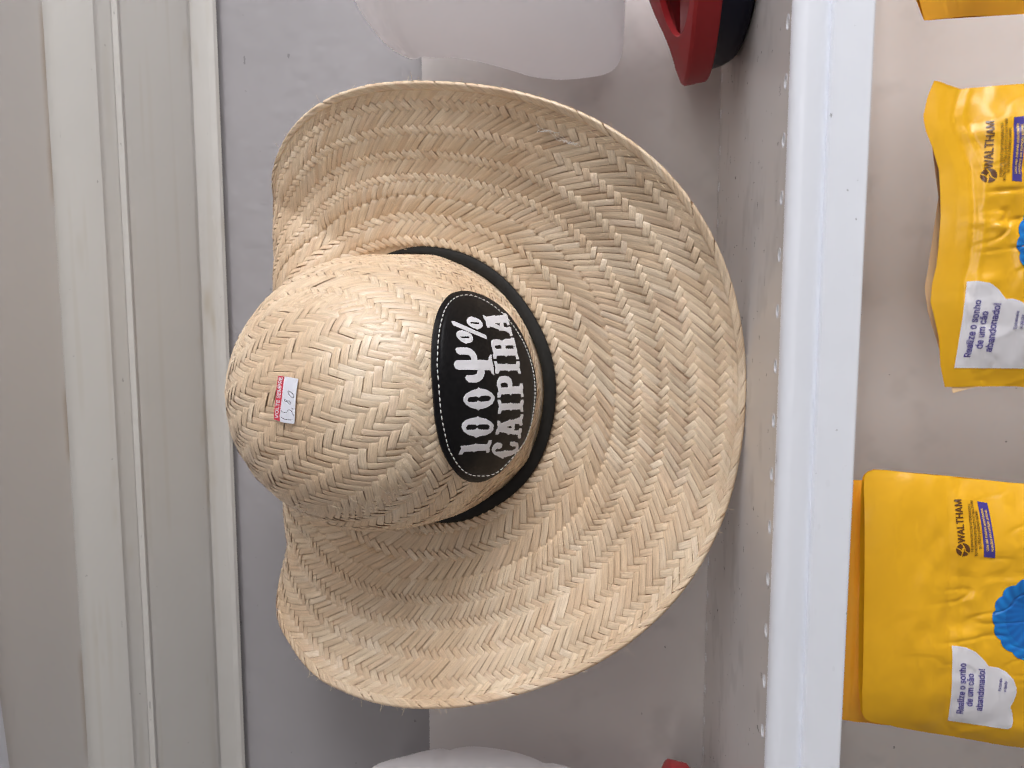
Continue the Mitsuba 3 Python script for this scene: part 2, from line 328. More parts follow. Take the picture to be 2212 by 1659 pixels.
for i in range(NHM):
    w = .97 + g.normal(0, .05); sh = g.normal(0, .07)
    Q, Cc = np.meshgrid(QL, CL, indexing='ij')
    pp = i + sh + .5 + (Cc - .5) * w + Q * 1.35
    h = .00025 * (1 - (2 * Cc - 1) ** 2) + (Cc - .5) * .00055 * (1 + g.normal(0, .3)) - .0016 * (Q < 0)
    HV.append(hem_M(pp, Q, h)); ident = g.integers(1, 60000)
    HU.append(np.stack([ident * 8 + Cc * .98 + .01, Q], -1))
HV, HU = np.array(HV), np.array(HU)
put('straw_hat__brim__hem', trimesh.Trimesh(HV.reshape(-1, 3), (FACES[None] + (np.arange(NHM) * NA * NC)[:, None, None]).reshape(-1, 3), process=False), 'straw', smooth=True, uv=HU.reshape(-1, 2))
labels['straw_hat__brim__hem'] = {'kind': 'stuff'}
# stitches along the hem and frayed ends
st = []
for i in range(260):
    t0 = i / 260 * 2 * math.pi + g.normal(0, .002)
    t = np.linspace(t0, t0 + .0125, 4); st.append(brim_at(t, KH - .022 + .004 * np.sin(t * 3) + 0 * t, .0010 + .0004 * np.sin(np.linspace(0, math.pi, 4)))[0])
put('straw_hat__brim__stitching', tubes(st, .00026), 'straw_fibre', smooth=True); labels['straw_hat__brim__stitching'] = {'kind': 'stuff'}
fr = []
for i in range(110):
    t = rng.choice([rng.uniform(.6, 2.3), rng.uniform(-math.pi, math.pi), rng.uniform(-1.9, -1.1)])
    p, n = brim_at(np.array([t]), np.array([rng.uniform(.985, 1.0)]), np.array([rng.uniform(-.001, .0015)])); p, n = p[0], n[0]
    o = p - HO; o /= np.linalg.norm(o); d = o + rng.normal(0, .55, 3); L = rng.uniform(.001, .0034); cv = rng.normal(0, .35, 3)
    s_ = np.linspace(0, 1, 5)[:, None]; fr.append(p + d * L * s_ + cv * L * s_ ** 2)
for i in range(46):
    t, k = rng.uniform(-2.4, 2.4), rng.uniform(.05, .95)
    p, n = brim_at(np.array([t]), np.array([k]), np.array([.0012])); p, n = p[0], n[0]
    d = np.cross(n, rng.normal(0, 1, 3)); d /= np.linalg.norm(d); L = rng.uniform(.004, .012)
    s_ = np.linspace(0, 1, 6)[:, None]; fr.append(p + d * L * s_ + n * (.0012 * np.sin(math.pi * s_)) + np.cross(n, d) * L * .2 * s_ ** 2)
put('straw_hat__brim__frayed_fibre', tubes(fr, .00014, 4), 'straw_fibre', smooth=True); labels['straw_hat__brim__frayed_fibre'] = {'kind': 'stuff'}
th = []
for i in range(3):
    s_ = np.linspace(0, 1, 40); t = .86 + .13 * s_ + .008 * np.sin(s_ * 23 + i * 2); k = .86 + .012 * np.sin(s_ * 11 + i) + .012 * i * s_
    th.append(brim_at(t, k, .0016 + .0008 * np.sin(s_ * 40 + i))[0])
put('straw_hat__brim__loose_thread', tubes(th, .00013), 'white_thread', smooth=True); tag('straw_hat__brim__loose_thread', 'tangle of loose white thread')

# crown: two belts of herringbone and a plaited top
def crown_belt(N, b0, b1, V1):
    def M(p, q, h):
        u, v = (p + q) / 2, (p - q) / 2
        t = u / N * 2 * math.pi; b = b0 + (b1 - b0) * v / V1
        t = t + .03 * (meshkit.fbm(np.stack([np.sin(t) * 3, np.cos(t) * 3, b * 30], -1), 2, 13) - .5)
        return crown_ring(t, b, h)[0]
    return M
V1a, V1b = 9.6, 17.4
Va, Ua = weave(ring_floats(84, -.4, V1a + .4), crown_belt(84, .066, .122, V1a), .0056, .00044, 31)
Vb, Ub = weave(ring_floats(150, 0, V1b + .4, 3, 3), crown_belt(150, .117, ATOT + .004, V1b), .0033, .00033, 32)
fl = []
for i in range(-30, 30):
    for j in range(-30, 30):
        if (i - j) % 6 == 2: fl.append((0, i, j, 3))          # family 0 lies on top in cells (i, j .. j + 2)
        if (i - j) % 6 == 3: fl.append((1, j, i, 3))
CT = .0047; ca, sa = math.cos(.14), math.sin(.14)
def top_M(p, q, h):
    p, q = p + .35 * np.sin(q * .4 + 1), q + .3 * np.sin(p * .37)
    x, y = p * CT * .86, q * CT
    x, y = ca * x - sa * y, sa * x + ca * y
    return crown_at(x + .002, y, h)[0]
def top_r(r):
    p, q = (r[1] + .5, r[2] + 1.5) if r[0] == 0 else (r[2] + 1.5, r[1] + .5)
    return math.hypot(p * CT * .86, q * CT)
fl = [r for r in fl if top_r(r) < .0745]
Vt, Ut = weave(fl, top_M, .0047, .0004, 33)
CV, CU = np.concatenate([Va, Vb, Vt]), np.concatenate([Ua, Ub, Ut])
face = ((CAM - CV[:, NA // 2, NC // 2]) @ HF > -1)
emit('straw_hat__crown', CV, CU, largest(CV, 105))
tt, bb = np.linspace(0, 2 * math.pi, 181), np.linspace(.0001, ATOT + .03, 70)
Tg, Bg = np.meshgrid(tt, bb, indexing='ij')
put('straw_hat__crown', grid_mesh(crown_ring(Tg, Bg, -.0006)[0]), 'straw_under', smooth=True)
cf = []
for i in range(60):
    x, y = rng.uniform(-.11, .11), rng.uniform(-.04, .15)
    p, n = crown_at(np.array([x]), np.array([y]), np.array([.001])); p, n = p[0], n[0]
    d = np.cross(n, rng.normal(0, 1, 3)); d /= np.linalg.norm(d); L = rng.uniform(.004, .011); s_ = np.linspace(0, 1, 6)[:, None]
    cf.append(p + d * L * s_ + n * (.0011 * np.sin(math.pi * s_ * .9)) + np.cross(n, d) * L * .25 * s_ ** 2)
put('straw_hat__crown__frayed_fibre', tubes(cf, .00012, 4), 'straw_fibre', smooth=True); labels['straw_hat__crown__frayed_fibre'] = {'kind': 'stuff'}

# band: leather strap lying in the angle between crown and brim
tt = np.linspace(0, 2 * math.pi, 361)
def band_pt(t, dr, h):
    w = np.clip((np.cos(t) + .35) / .85, 0, 1); r = base_radius(t) + dr * (.25 + .75 * w * w * (3 - 2 * w)) + .0003 * np.sin(t * 9)
    s, f = r * np.sin(t), r * np.cos(t)
    b0 = brim_at(t, np.full_like(t, .0), 0 * t)[0]
    c0 = HO + s[..., None] * HS + f[..., None] * HF
    return c0 + (h + .0006 + ((b0 - c0) @ HN) * np.clip(-np.cos(t) * 2 - 1, 0, 1))[..., None] * HN
sec = [(.0008, .0030), (.0018, .0040), (.0050, .0036), (.0078, .0026), (.0086, .0017), (.0076, .0006), (.0050, .0012), (.0016, .0016), (.0008, .0030)]
put('straw_hat__hat_band', grid_mesh(np.stack([band_pt(tt, a, b + .0004 * np.sin(tt * 5 + a * 300)) for a, b in sec], 1)), 'band_leather', smooth=True)
tag('straw_hat__hat_band', 'narrow black leather strap')
k1 = band_pt(np.array([-1.06 - .55]), .0095, .0045)[0]
knob = trimesh.creation.icosphere(subdivisions=2, radius=.0026); knob.apply_scale([1, 1.2, 1.5]); knob.apply_translation(k1)
k2 = tubes([np.array([k1, k1 + [-.002, -.001, -.006], k1 + [.0005, -.002, -.011]])], .0013)
put('straw_hat__hat_band__knot', cat_([knob, k2]), 'band_leather', smooth=True)

# patch
D = {k: [np.array(r, float) / 1e4 for r in v] for k, v in __import__('json').loads('''{"patch":[[[168,766],[288,751],[410,744],[544,742],[654,741],[763,758],[837,778],[907,815],[958,861],[995,927],[1020,1011],[1007,1100],[960,1195],[898,1289],[827,1350],[725,1426],[602,1489],[485,1538],[365,1582],[230,1611],[116,1616],[-31,1600],[-182,1575],[-305,1516],[-416,1448],[-490,1375],[-566,1275],[-612,1182],[-625,1097],[-590,1009],[-536,952],[-451,899],[-369,864],[-276,831],[-180,807],[-78,789],[41,774]]],"stitch":[[[228,788],[289,783],[414,775],[550,773],[642,776],[711,782],[771,799],[831,827],[881,862],[920,911],[941,965],[948,1018],[930,1074],[905,1140],[869,1208],[811,1286],[738,1346],[644,1414],[561,1470],[454,1512],[336,1549],[220,1565],[96,1574],[48,1572],[-108,1551],[-255,1521],[-353,1476],[-429,1417],[-491,1333],[-537,1261],[-567,1183],[-558,1098],[-514,1018],[-456,955],[-390,912],[-294,873],[-200,850],[-105,828],[-2,813],[128,796],[187,789]]],"slash":[[[627,830],[630,846],[581,1077],[549,1088],[552,1064],[600,845]]],"o1":[[[711,960],[707,977],[709,1001],[702,1026],[682,1045],[658,1049],[637,1040],[619,1019],[609,1009],[614,998],[616,971],[625,948],[641,934],[660,929],[679,933],[694,942],[703,953]],[[658,956],[678,1019],[664,1022],[653,995],[647,957]]],"o2":[[[581,904],[576,915],[576,941],[565,964],[544,980],[524,983],[504,978],[492,963],[485,945],[476,938],[482,930],[490,906],[507,886],[526,872],[546,869],[562,874],[572,888]],[[529,895],[544,954],[530,958],[519,914],[520,897]]],"A2":[[[760,1047],[751,1074],[789,1137],[800,1147],[793,1154],[843,1237],[861,1232],[869,1256],[850,1273],[812,1277],[759,1297],[744,1273],[770,1262],[761,1230],[715,1238],[723,1285],[736,1289],[733,1311],[705,1313],[647,1329],[635,1305],[662,1297],[674,1257],[670,1207],[657,1197],[669,1184],[669,1104],[655,1106],[652,1089],[678,1076],[706,1072],[731,1055]],[[713,1140],[738,1195],[710,1196]]],"R":[[[536,1120],[553,1128],[569,1160],[572,1197],[562,1218],[586,1245],[608,1311],[619,1310],[628,1343],[599,1346],[568,1355],[541,1356],[534,1331],[543,1327],[526,1252],[506,1250],[493,1254],[509,1332],[525,1331],[536,1358],[505,1368],[477,1366],[420,1385],[414,1355],[447,1346],[436,1264],[422,1252],[432,1239],[424,1169],[399,1165],[396,1143],[420,1136],[439,1141],[465,1135],[503,1124]],[[507,1153],[521,1198],[509,1214],[487,1213],[479,1165],[490,1152]]],"I2":[[[377,1144],[380,1169],[358,1173],[363,1243],[373,1254],[364,1265],[369,1349],[396,1356],[401,1387],[372,1392],[344,1385],[282,1401],[279,1372],[309,1365],[309,1286],[296,1273],[308,1257],[302,1191],[278,1183],[277,1159],[301,1153],[324,1158],[353,1151]]],"P":[[[189,1164],[224,1168],[253,1189],[261,1231],[254,1267],[231,1293],[197,1299],[172,1297],[166,1376],[191,1380],[191,1407],[155,1414],[123,1402],[74,1417],[74,1386],[102,1378],[112,1294],[101,1282],[114,1267],[117,1197],[95,1193],[95,1169],[121,1168],[142,1176],[168,1173]],[[198,1193],[205,1207],[205,1243],[192,1258],[168,1258],[171,1201],[183,1194]]],"I1":[[[78,1169],[75,1191],[48,1196],[39,1268],[47,1281],[36,1292],[23,1377],[52,1385],[48,1416],[16,1418],[-9,1406],[-65,1415],[-61,1387],[-36,1380],[-17,1292],[-25,1279],[-11,1265],[-4,1196],[-28,1188],[-25,1168],[1,1169],[25,1178],[52,1171]]],"A1":[[[-78,1163],[-82,1184],[-104,1189],[-99,1261],[-92,1273],[-102,1284],[-109,1382],[-84,1385],[-90,1414],[-120,1413],[-141,1400],[-197,1409],[-187,1379],[-168,1373],[-150,1324],[-210,1322],[-230,1369],[-212,1375],[-223,1403],[-254,1401],[-277,1389],[-323,1397],[-310,1365],[-271,1358],[-223,1279],[-229,1264],[-210,1252],[-171,1187],[-191,1181],[-182,1154],[-156,1156],[-132,1168],[-101,1164]],[[-150,1240],[-153,1292],[-182,1293]]],"C":[[[-452,1220],[-409,1187],[-368,1151],[-326,1129],[-294,1127],[-269,1144],[-262,1170],[-277,1198],[-301,1214],[-328,1211],[-332,1187],[-316,1168],[-328,1154],[-345,1159],[-376,1228],[-367,1240],[-380,1249],[-418,1316],[-418,1349],[-393,1353],[-373,1336],[-365,1313],[-339,1289],[-309,1291],[-322,1328],[-357,1367],[-401,1381],[-450,1377],[-474,1354],[-467,1299],[-446,1234]]],"one":[[[-207,918],[-212,945],[-217,1000],[-212,1011],[-220,1020],[-245,1091],[-218,1100],[-223,1124],[-251,1120],[-280,1107],[-299,1110],[-323,1104],[-315,1084],[-295,1083],[-273,1019],[-277,1001],[-265,992],[-253,937],[-272,926],[-267,906],[-244,915],[-229,923]]],"zero1":[[[-18,1028],[-30,1037],[-46,1081],[-75,1117],[-104,1135],[-136,1133],[-157,1116],[-167,1080],[-165,1032],[-171,1012],[-159,1003],[-137,963],[-109,937],[-83,926],[-58,929],[-39,949],[-29,982],[-27,1019]],[[-83,952],[-69,965],[-76,1010],[-88,1022],[-79,1034],[-88,1090],[-105,1108],[-123,1106],[-130,1092],[-115,1034],[-101,1021],[-112,1009],[-104,960],[-94,951]]],"zero2":[[[180,1028],[170,1039],[161,1084],[136,1122],[106,1145],[81,1144],[53,1126],[35,1087],[32,1042],[23,1031],[34,1022],[49,983],[73,951],[98,935],[120,935],[144,950],[162,984],[169,1020]],[[104,960],[119,967],[120,1017],[110,1031],[121,1045],[119,1097],[103,1117],[90,1116],[79,1099],[83,1040],[93,1029],[84,1017],[87,971],[94,961]]],"cactus":[[[328,867],[343,869],[358,880],[363,900],[370,978],[390,972],[402,956],[402,932],[398,894],[409,880],[427,872],[439,876],[445,892],[452,942],[446,972],[425,999],[399,1013],[373,1017],[379,1100],[400,1102],[428,1118],[424,1126],[387,1127],[336,1140],[263,1145],[278,1126],[303,1113],[302,1069],[279,1069],[241,1056],[221,1032],[213,1010],[215,963],[228,947],[246,940],[260,950],[263,992],[274,1015],[300,1023],[295,898],[305,877]]],"tag":[[[210,-43],[201,77],[-37,51],[-26,-65]]]}''').items()}
def poly(name):
    p = Polygon(D[name][0], D[name][1:]); return p if p.is_valid else p.buffer(0)
def spline(pts, n):
    from scipy.interpolate import splprep, splev
    tck, _ = splprep(np.vstack([pts, pts[:1]]).T, s=2e-6, per=True); return np.array(splev(np.linspace(0, 1, n, endpoint=False), tck)).T
def crown_map(off, flip=False): return lambda x, y, z: crown_at(x, y, off + z)[0]
pp = Polygon(spline(D['patch'][0], 160))
PO = .0013
edge = [solid(pp.buffer(-.0005 * (1 - c)), .0001, .004) for c in (0,)]
pm = solid(pp, .0016, .004); v = pm.vertices.copy()
d = np.array([pp.exterior.distance(shapely.Point(a, b)) for a, b in v[:, :2]])
z = np.where(v[:, 2] > .0008, v[:, 2] + .0004 * np.minimum(d / .003, 1) - .00035 * np.exp(-((d - .0045) / .0011) ** 2), v[:, 2])
pm.vertices = crown_at(v[:, 0], v[:, 1], PO + z)[0]
put('straw_hat__patch', pm, 'patch_leather', smooth=40); tag('straw_hat__patch', 'oval black leather patch stitched round its edge, lettered in white with a cactus')
PT = PO + .0021
ring = spline(D['stitch'][0], 1200); ds = np.r_[0, np.cumsum(np.linalg.norm(np.diff(ring, axis=0), axis=1))]
dash, s0 = [], 0
while s0 < ds[-1] - .003:
    s1 = s0 + rng.uniform(.0024, .0031); q = np.linspace(s0, s1, 5)
    x, y = np.interp(q, ds, ring[:, 0]), np.interp(q, ds, ring[:, 1])
    dash.append(crown_at(x, y, PT - .0001 + .0003 * np.sin(np.linspace(0, math.pi, 5)))[0]); s0 = s1 + rng.uniform(.0009, .0013)
put('straw_hat__patch__stitching', tubes(dash, .00033), 'white_thread', smooth=True); tag('straw_hat__patch__stitching', 'dashed white stitch line', kind='stuff')
lets = {'digit': 'one', 'digit_001': 'zero1', 'digit_002': 'zero2', 'percent_sign': ('slash', 'o1', 'o2'), 'letter': 'C', 'letter_001': 'A1', 'letter_002': 'I1', 'letter_003': 'P', 'letter_004': 'I2', 'letter_005': 'R', 'letter_006': 'A2', 'cactus_emblem': 'cactus'}
for key, nm in lets.items():
    ps = [poly(n).buffer(.00035, join_style=1).buffer(-.00035).buffer(-.0001).buffer(.00012) for n in (nm if isinstance(nm, tuple) else (nm,))]
    ms = cat_([warp(solid(p, .00018, .003), crown_map(PT - .00012)) for p in ps])
    put('straw_hat__patch__' + key, ms, 'white_print')

# price sticker near the top of the crown
tc = D['tag'][0]                                    # corners: red far end, white far end, white near end, red near end
def tag_uv(a, b): # a along the red strip 0..1 from the near end, b across 0..1 from the red edge
    lo, hi = tc[3] + (tc[2] - tc[3]) * b[..., None], tc[0] + (tc[1] - tc[0]) * b[..., None]
    return lo + (hi - lo) * a[..., None]
TW, TH_ = np.linalg.norm(tc[0] - tc[3]), np.linalg.norm(tc[1] - tc[0])
TO = .0020
def tag_map(off):
    def fn(x, y, z):
        xy = tag_uv(x / TW, 1 - y / TH_)
        return crown_at(xy[:, 0], xy[:, 1], off + z)[0]
    return fn
put('straw_hat__price_sticker', warp(solid(sbox(0, 0, TW, TH_), .00025, .003), tag_map(TO)), 'sticker_white', smooth=30)
tag('straw_hat__price_sticker', 'small white price sticker with a red strip and a handwritten price')
put('straw_hat__price_sticker__red_strip', warp(solid(sbox(.00005, TH_ * .668, TW - .00005, TH_ - .00005), .0001, .003), tag_map(TO + .0002)), 'sticker_red', smooth=30)
def fit_text(text, x0, y0, length, height, bold=False, depth=.0001):
    m = meshkit.text_mesh(text, height, depth, bold); b = m.bounds
    m.apply_translation([-b[0, 0], 0, 0]); m.apply_scale([length / (b[1, 0] - b[0, 0]), 1, 1]); m.apply_translation([x0, y0, 0]); return m
put('straw_hat__price_sticker__lettering', warp(fit_text('VOLTE SEMPRE', TW * .045, TH_ * .745, TW * .93, TH_ * .185, True), tag_map(TO + .0003)), 'white_print')
hand = [[(.10, .60), (.09, .45), (.075, .22), (.085, .06)], [(.24, .57), (.185, .56), (.175, .38), (.22, .34), (.27, .28), (.255, .14), (.19, .05), (.15, .02)],
        [(.32, .14), (.30, .03)], [(.505, .45), (.46, .52), (.43, .46), (.47, .33), (.455, .2), (.41, .17), (.385, .24), (.44, .36), (.50, .45)],
        [(.70, .38), (.63, .34), (.57, .2), (.545, .07), (.60, .06), (.66, .16), (.70, .38)]]
hp = []
for s in hand:
    l = LineString([(a * TW, (.03 + b * 1.0) * TH_) for a, b in s]); q = np.linspace(0, 1, 24); pts = np.array([l.interpolate(k, normalized=True).coords[0] for k in q])
    pts = np.array([pts[max(0, k-1):k+2].mean(0) for k in range(24)]); hp.append(tag_map(TO + .00028)(pts[:, 0], pts[:, 1], 0 * q))
put('straw_hat__price_sticker__handwriting', tubes(hp, .00017), 'ink', smooth=True)
tag('straw_hat', 'wide-brimmed woven straw hat with black band and patch, leaning on the shelf', 'hat')

# ------------------------------------------------------------------ pet feeders: jug upside down on a red holder over a dark bowl
def sq(t, n): return (np.abs(np.cos(t)) ** n + np.abs(np.sin(t)) ** n) ** (-1 / n)
def loft(rings, N=96):
    """rings: (z, radius, squareness, groove)"""
    t = np.linspace(0, 2 * math.pi, N + 1)
    P = np.array([[(r * sq(a + math.pi / 4 * 0, n) * math.cos(a), r * sq(a, n) * math.sin(a), z) for a in t] for z, r, n in rings])
    return grid_mesh(np.swapaxes(P, 0, 1))
def curve(pts, n):
    from scipy.interpolate import PchipInterpolator
    pts = np.array(pts, float); s = np.r_[0, np.cumsum(np.hypot(*np.diff(pts[:, :2], axis=0).T))]
    q = np.linspace(0, s[-1], n); return np.stack([PchipInterpolator(s, pts[:, c])(q) for c in range(pts.shape[1])], 1)
jug_prof = curve([(.0705, .020, 2.3), (.0705, .045, 3.0), (.0715, .056, 3.2), (.0765, .0645, 3.4), (.086, .0675, 3.5), (.110, .0690, 3.5), (.128, .0672, 3.5), (.146, .0625, 3.4), (.168, .0575, 3.2), (.186, .0555, 3.0),
                  (.1985, .0552, 3.0), (.2035, .0545, 3.0), (.2085, .0557, 3.0), (.217, .0530, 2.9), (.228, .044, 2.7), (.236, .030, 2.4), (.2385, .012, 2.1), (.2386, .0005, 2)], 110)
jug_prof2 = curve([(.0705, .020, 2.3), (.0705, .045, 2.6), (.0715, .060, 2.7), (.0765, .070, 2.8), (.090, .0765, 2.8), (.108, .0815, 2.8), (.114, .0822, 2.8), (.119, .0818, 2.8), (.128, .0850, 2.8), (.150, .0895, 2.8), (.170, .0905, 2.8), (.184, .0885, 2.8),
                  (.1905, .0862, 2.8), (.1955, .0872, 2.8), (.204, .0860, 2.7), (.222, .080, 2.7), (.243, .072, 2.6), (.256, .054, 2.4), (.261, .022, 2.1), (.2612, .0005, 2)], 120)
def mold(prof, t0=.0014):
    return loft(prof)
jug = mold(jug_prof); jug2 = mold(jug_prof2 * np.array([1, .79, 1]))
seam = loft([(z, r + .0004 * math.exp(-((z - .118) / .004) ** 2), n) for z, r, n in jug_prof])
collar = loft(curve([(.0702, .026, 2), (.0702, .0275, 2), (.0655, .0275, 2), (.0650, .0262, 2), (.0640, .0262, 2), (.0640, .024, 2)], 30))
def holder_mesh():
    outer = [(.0645, .030), (.0560, .0305), (.0548, .0335), (.0345, .0780), (.0325, .0795), (.0205, .0775), (.0195, .0765)]
    inner = [(.0195, .0742), (.0315, .0755), (.0525, .0300), (.0645, .0270)]
    m = loft([(z, r, 2.35) for z, r in outer + inner + outer[:1]], 96)
    m.merge_vertices(); m.fix_normals()
    M = m3.Manifold(m3.Mesh(np.asarray(m.vertices, np.float32), np.asarray(m.faces, np.uint32)))
    if M.volume() < 0: M = m3.Manifold(m3.Mesh(np.asarray(m.vertices, np.float32), np.asarray(m.faces[:, ::-1], np.uint32)))
    for k in range(4):
        c = m3.Manifold.cylinder(.09, .0165, .0165, 48).scale([1.0, .62, 1]).rotate([0, 90, 0]).translate([0, 0, .0])
        c = m3.Manifold.cylinder(.12, 1, 1, 56).scale([.0212, .036, 1]).rotate([0, 24.5, 0]).translate([.0345, 0, .0]).rotate([0, 0, 45 + 90 * k - 45])
        M = M - c
    a = M.to_mesh(); return trimesh.Trimesh(a.vert_properties[:, :3], a.tri_verts, process=False)
bowl = loft(curve([(.0005, .0005, 2.6), (.0005, .058, 2.5), (.0012, .0625, 2.5), (.0060, .0670, 2.5), (.0165, .0705, 2.5), (.0240, .0718, 2.5), (.0245, .0690, 2.5), (.0160, .0680, 2.5), (.0060, .0640, 2.5), (.0040, .03, 2.5), (.0040, .0005, 2.5)], 70))
hold = holder_mesh()
def feeder(key, x, y, rot, text, jug=jug):
    m = T4().translate([x, y, 0]).rotate([0, 0, 1], rot)
    for part, mesh, b, sm in (('jug', jug, 'jug_plastic', True), ('collar', collar, 'collar_plastic', 35), ('holder', hold, 'red_plastic', 28), ('bowl', bowl, 'navy_plastic', 50)):
        if id(mesh) not in CACHE: CACHE[id(mesh)] = mikit.ply(mesh, b, smooth=sm)
        scene[f'{key}__{part}'] = {**CACHE[id(mesh)], 'to_world': m.rotate([0, 0, 1], 46) if part == 'holder' else m}
    tag(key, text, 'pet feeder', group='pet feeders on the shelf')
CACHE = {}
feeder('pet_feeder', .216, -.088, 5, 'pet feeder right of the hat, its red holder and dark bowl in view')
feeder('pet_feeder_001', -.3895, -.098, -6, 'pet feeder left of the hat, mostly its white jug in view', jug2)

# ------------------------------------------------------------------ bags of pet food standing on the lower shelf
class Bag:
    def __init__(s, key, y, depth, zt, left, right, zb=-.2578, back=None, seal=.02, seed=1, film='bag_film', gap=0., power=3., inside=False, relief=1.0, flat=()):
        s.flat = flat
        s.y, s.depth, s.zb, s.seed, s.seal, s.gap, s.pw, s.relief, s.open = y, depth, zb, seed, seal, gap, power, relief, inside
        s.zt, s.left, s.right = np.array(zt), np.array(left), np.array(right)
        U, V = np.meshgrid(np.linspace(0, 1, 130), np.linspace(0, 1, 170) ** 1.15, indexing='ij')
        def sheet(ztop, front):
            zt_ = np.array(ztop); x0 = zt_[:, 0].min(); x1 = zt_[:, 0].max()
            X = x0 + (x1 - x0) * U; zc = np.interp(X, zt_[:, 0], zt_[:, 1]); Z = zc + (s.zb - zc) * V
            L, R = s.edge(s.left, Z), s.edge(s.right, Z)
            w = np.clip(V / .06, 0, 1)
            XX = X * (1 - w) + (L + (R - L) * U) * w
            return np.stack([XX, s.front(XX, Z) if front else s.backy(XX, Z), Z], -1)
        F, B = sheet(s.zt, True), sheet(s.zt if back is None else back, False)
        m = grid_mesh(F); scene[f'{key}__pouch'] = mikit.ply(m, film, smooth=True)
        scene[f'{key}__back_panel'] = mikit.ply(grid_mesh(B), 'bag_inside' if inside else film, smooth=True)
        s.key = key
    def edge(s, tab, Z):
        t = tab[np.argsort(tab[:, 0])]; return np.interp(Z, t[:, 0], t[:, 1])
    def rel(s, X, Z):
        L, R = s.edge(s.left, Z), s.edge(s.right, Z); return np.clip(2 * (X - L) / (R - L) - 1, -1, 1)
    def top(s, X): return np.interp(X, s.zt[:, 0], s.zt[:, 1])
    def wr(s, X, Z):
        d = s.top(X) - Z
        q = np.stack([X * 26, Z * 42, 0 * X + s.seed], -1)
        big = (meshkit.fbm(q, 3, s.seed) - .5) * .0115
        big = big + .0030 * np.exp(-(((meshkit.noise(np.stack([X * 34 + 20 * Z, Z * 22 - 16 * X, 0 * X + 4], -1), s.seed + 11) - .5) / .05) ** 2)) * (meshkit.noise(np.stack([X * 30, Z * 30, 0 * X], -1), s.seed + 2) - .55)
        q2 = np.stack([X * 150 + 30 * Z, Z * 55, 0 * X + 2 * s.seed], -1)
        cr = np.abs(meshkit.noise(q2, s.seed + 3) - .5)
        crease = -.0015 * np.exp(-(cr / .055) ** 2) * meshkit.noise(np.stack([X * 40, Z * 40, 0 * X], -1), s.seed + 5) ** 2
        q3 = np.stack([X * 210, Z * 30, 0 * X], -1)
        pucker = (meshkit.noise(q3, s.seed + 7) - .5) * .0016 * (np.exp(-((d - s.seal - .007) / .006) ** 2))
        line = -.0006 * np.exp(-((d - s.seal) / .0009) ** 2) + .0006 * np.exp(-((d - s.seal - .004) / .0012) ** 2)
        a = np.clip((d - .3 * s.seal) / .02, 0.12, 1)
        m = 1
        for x, z, q in s.flat: m = m * (1 - .62 * np.exp(-((X - x) ** 2 + (Z - z) ** 2) / q ** 2))
        return m * s.relief * (a * big + a * crease + pucker + line)
    def front(s, X, Z):
        r = np.abs(s.rel(X, Z)); d = s.top(X) - Z
        e = s.depth * (r ** s.pw) * (1 - s.gap) + s.depth * .55 * np.exp(-np.clip(d, 0, 1) / .022) * (1 - r ** s.pw) * (1 - s.gap)
        return s.y + e - s.wr(X, Z) * (1 - r ** 6 * .6)
    def backy(s, X, Z):
        r = np.abs(s.rel(X, Z)); d = s.top(X) - Z
        e = s.depth * (r ** s.pw) * (1 - s.gap) + (0 if s.open else s.depth * .80) * np.exp(-np.clip(d, 0, 1) / .03) * (1 - r ** s.pw) * (1 - s.gap)
        return s.y + 2 * s.depth - e + .0006 + s.wr(X + .5, Z) * .5 * (1 - r ** 6)
    def at(s, off): return lambda x, y, z: np.stack([x, s.front(x, y) - off - z, y], -1)
    def text(s, txt, p0, p1, h, off=.00045, bold=False):
        p0, p1 = np.array(p0) / 1000, np.array(p1) / 1000; d = p1 - p0; L = np.linalg.norm(d); d /= L
        m = fit_text(txt, 0, 0, L, h / 1000, bold); v = m.vertices
        xy = p0 + v[:, :1] * d + v[:, 1:2] * np.array([-d[1], d[0]])
        m.vertices = np.c_[xy, v[:, 2]]; return warp(m, s.at(off))
    def area(s, pts, off=.00018): return warp(solid(Polygon(np.array(pts) / 1000).buffer(0), .00006, .0022), s.at(off))
def emblem(b, c, r):
    """round mark: disc with two sweeping bright cuts"""
    c = np.array(c); disc = shapely.Point(*c).buffer(r, 24)
    a1 = LineString([c + np.array(q) * r for q in ((-1.1, .25), (-.35, .05), (.05, .45), (.35, 1.1))]).buffer(r * .10)
    a2 = LineString([c + np.array(q) * r for q in ((-.6, -.9), (-.15, -.3), (.5, -.1), (1.1, .35))]).buffer(r * .10)
    a3 = LineString([c + np.array(q) * r for q in ((-.25, .0), (.1, .1), (.3, -.15))]).buffer(r * .12)
    g = disc.difference(a1).difference(a2).difference(a3)
    return cat_([warp(solid(shapely.affinity.scale(p, .001, .001, origin=(0, 0)), .00006, .002), b.at(.0003)) for p in getattr(g, 'geoms', [g])])
def rosette(b, pts, c):
    m = warp(solid(Polygon(np.array(pts) / 1000).buffer(.0004).buffer(-.0004), .00006, .0011), lambda x, y, z: np.stack([x, y, z], -1))
    v = m.vertices; dv = v[:, :2] - np.array(c) / 1000; ang = np.arctan2(dv[:, 1], dv[:, 0]); rr = np.hypot(*dv.T)
    shade = .5 + .5 * np.sin(ang * 26 + 3 * np.sin(rr * 300)) * np.clip(rr / .02 - .35, 0, 1)
    m.vertices = b.at(.0003)(v[:, 0], v[:, 1], v[:, 2])
    return mikit.ply(m, 'print_rosette', smooth=False, uv=np.c_[np.clip(shade * .8 + .25 * (rr < .016), 0, 1), rr])
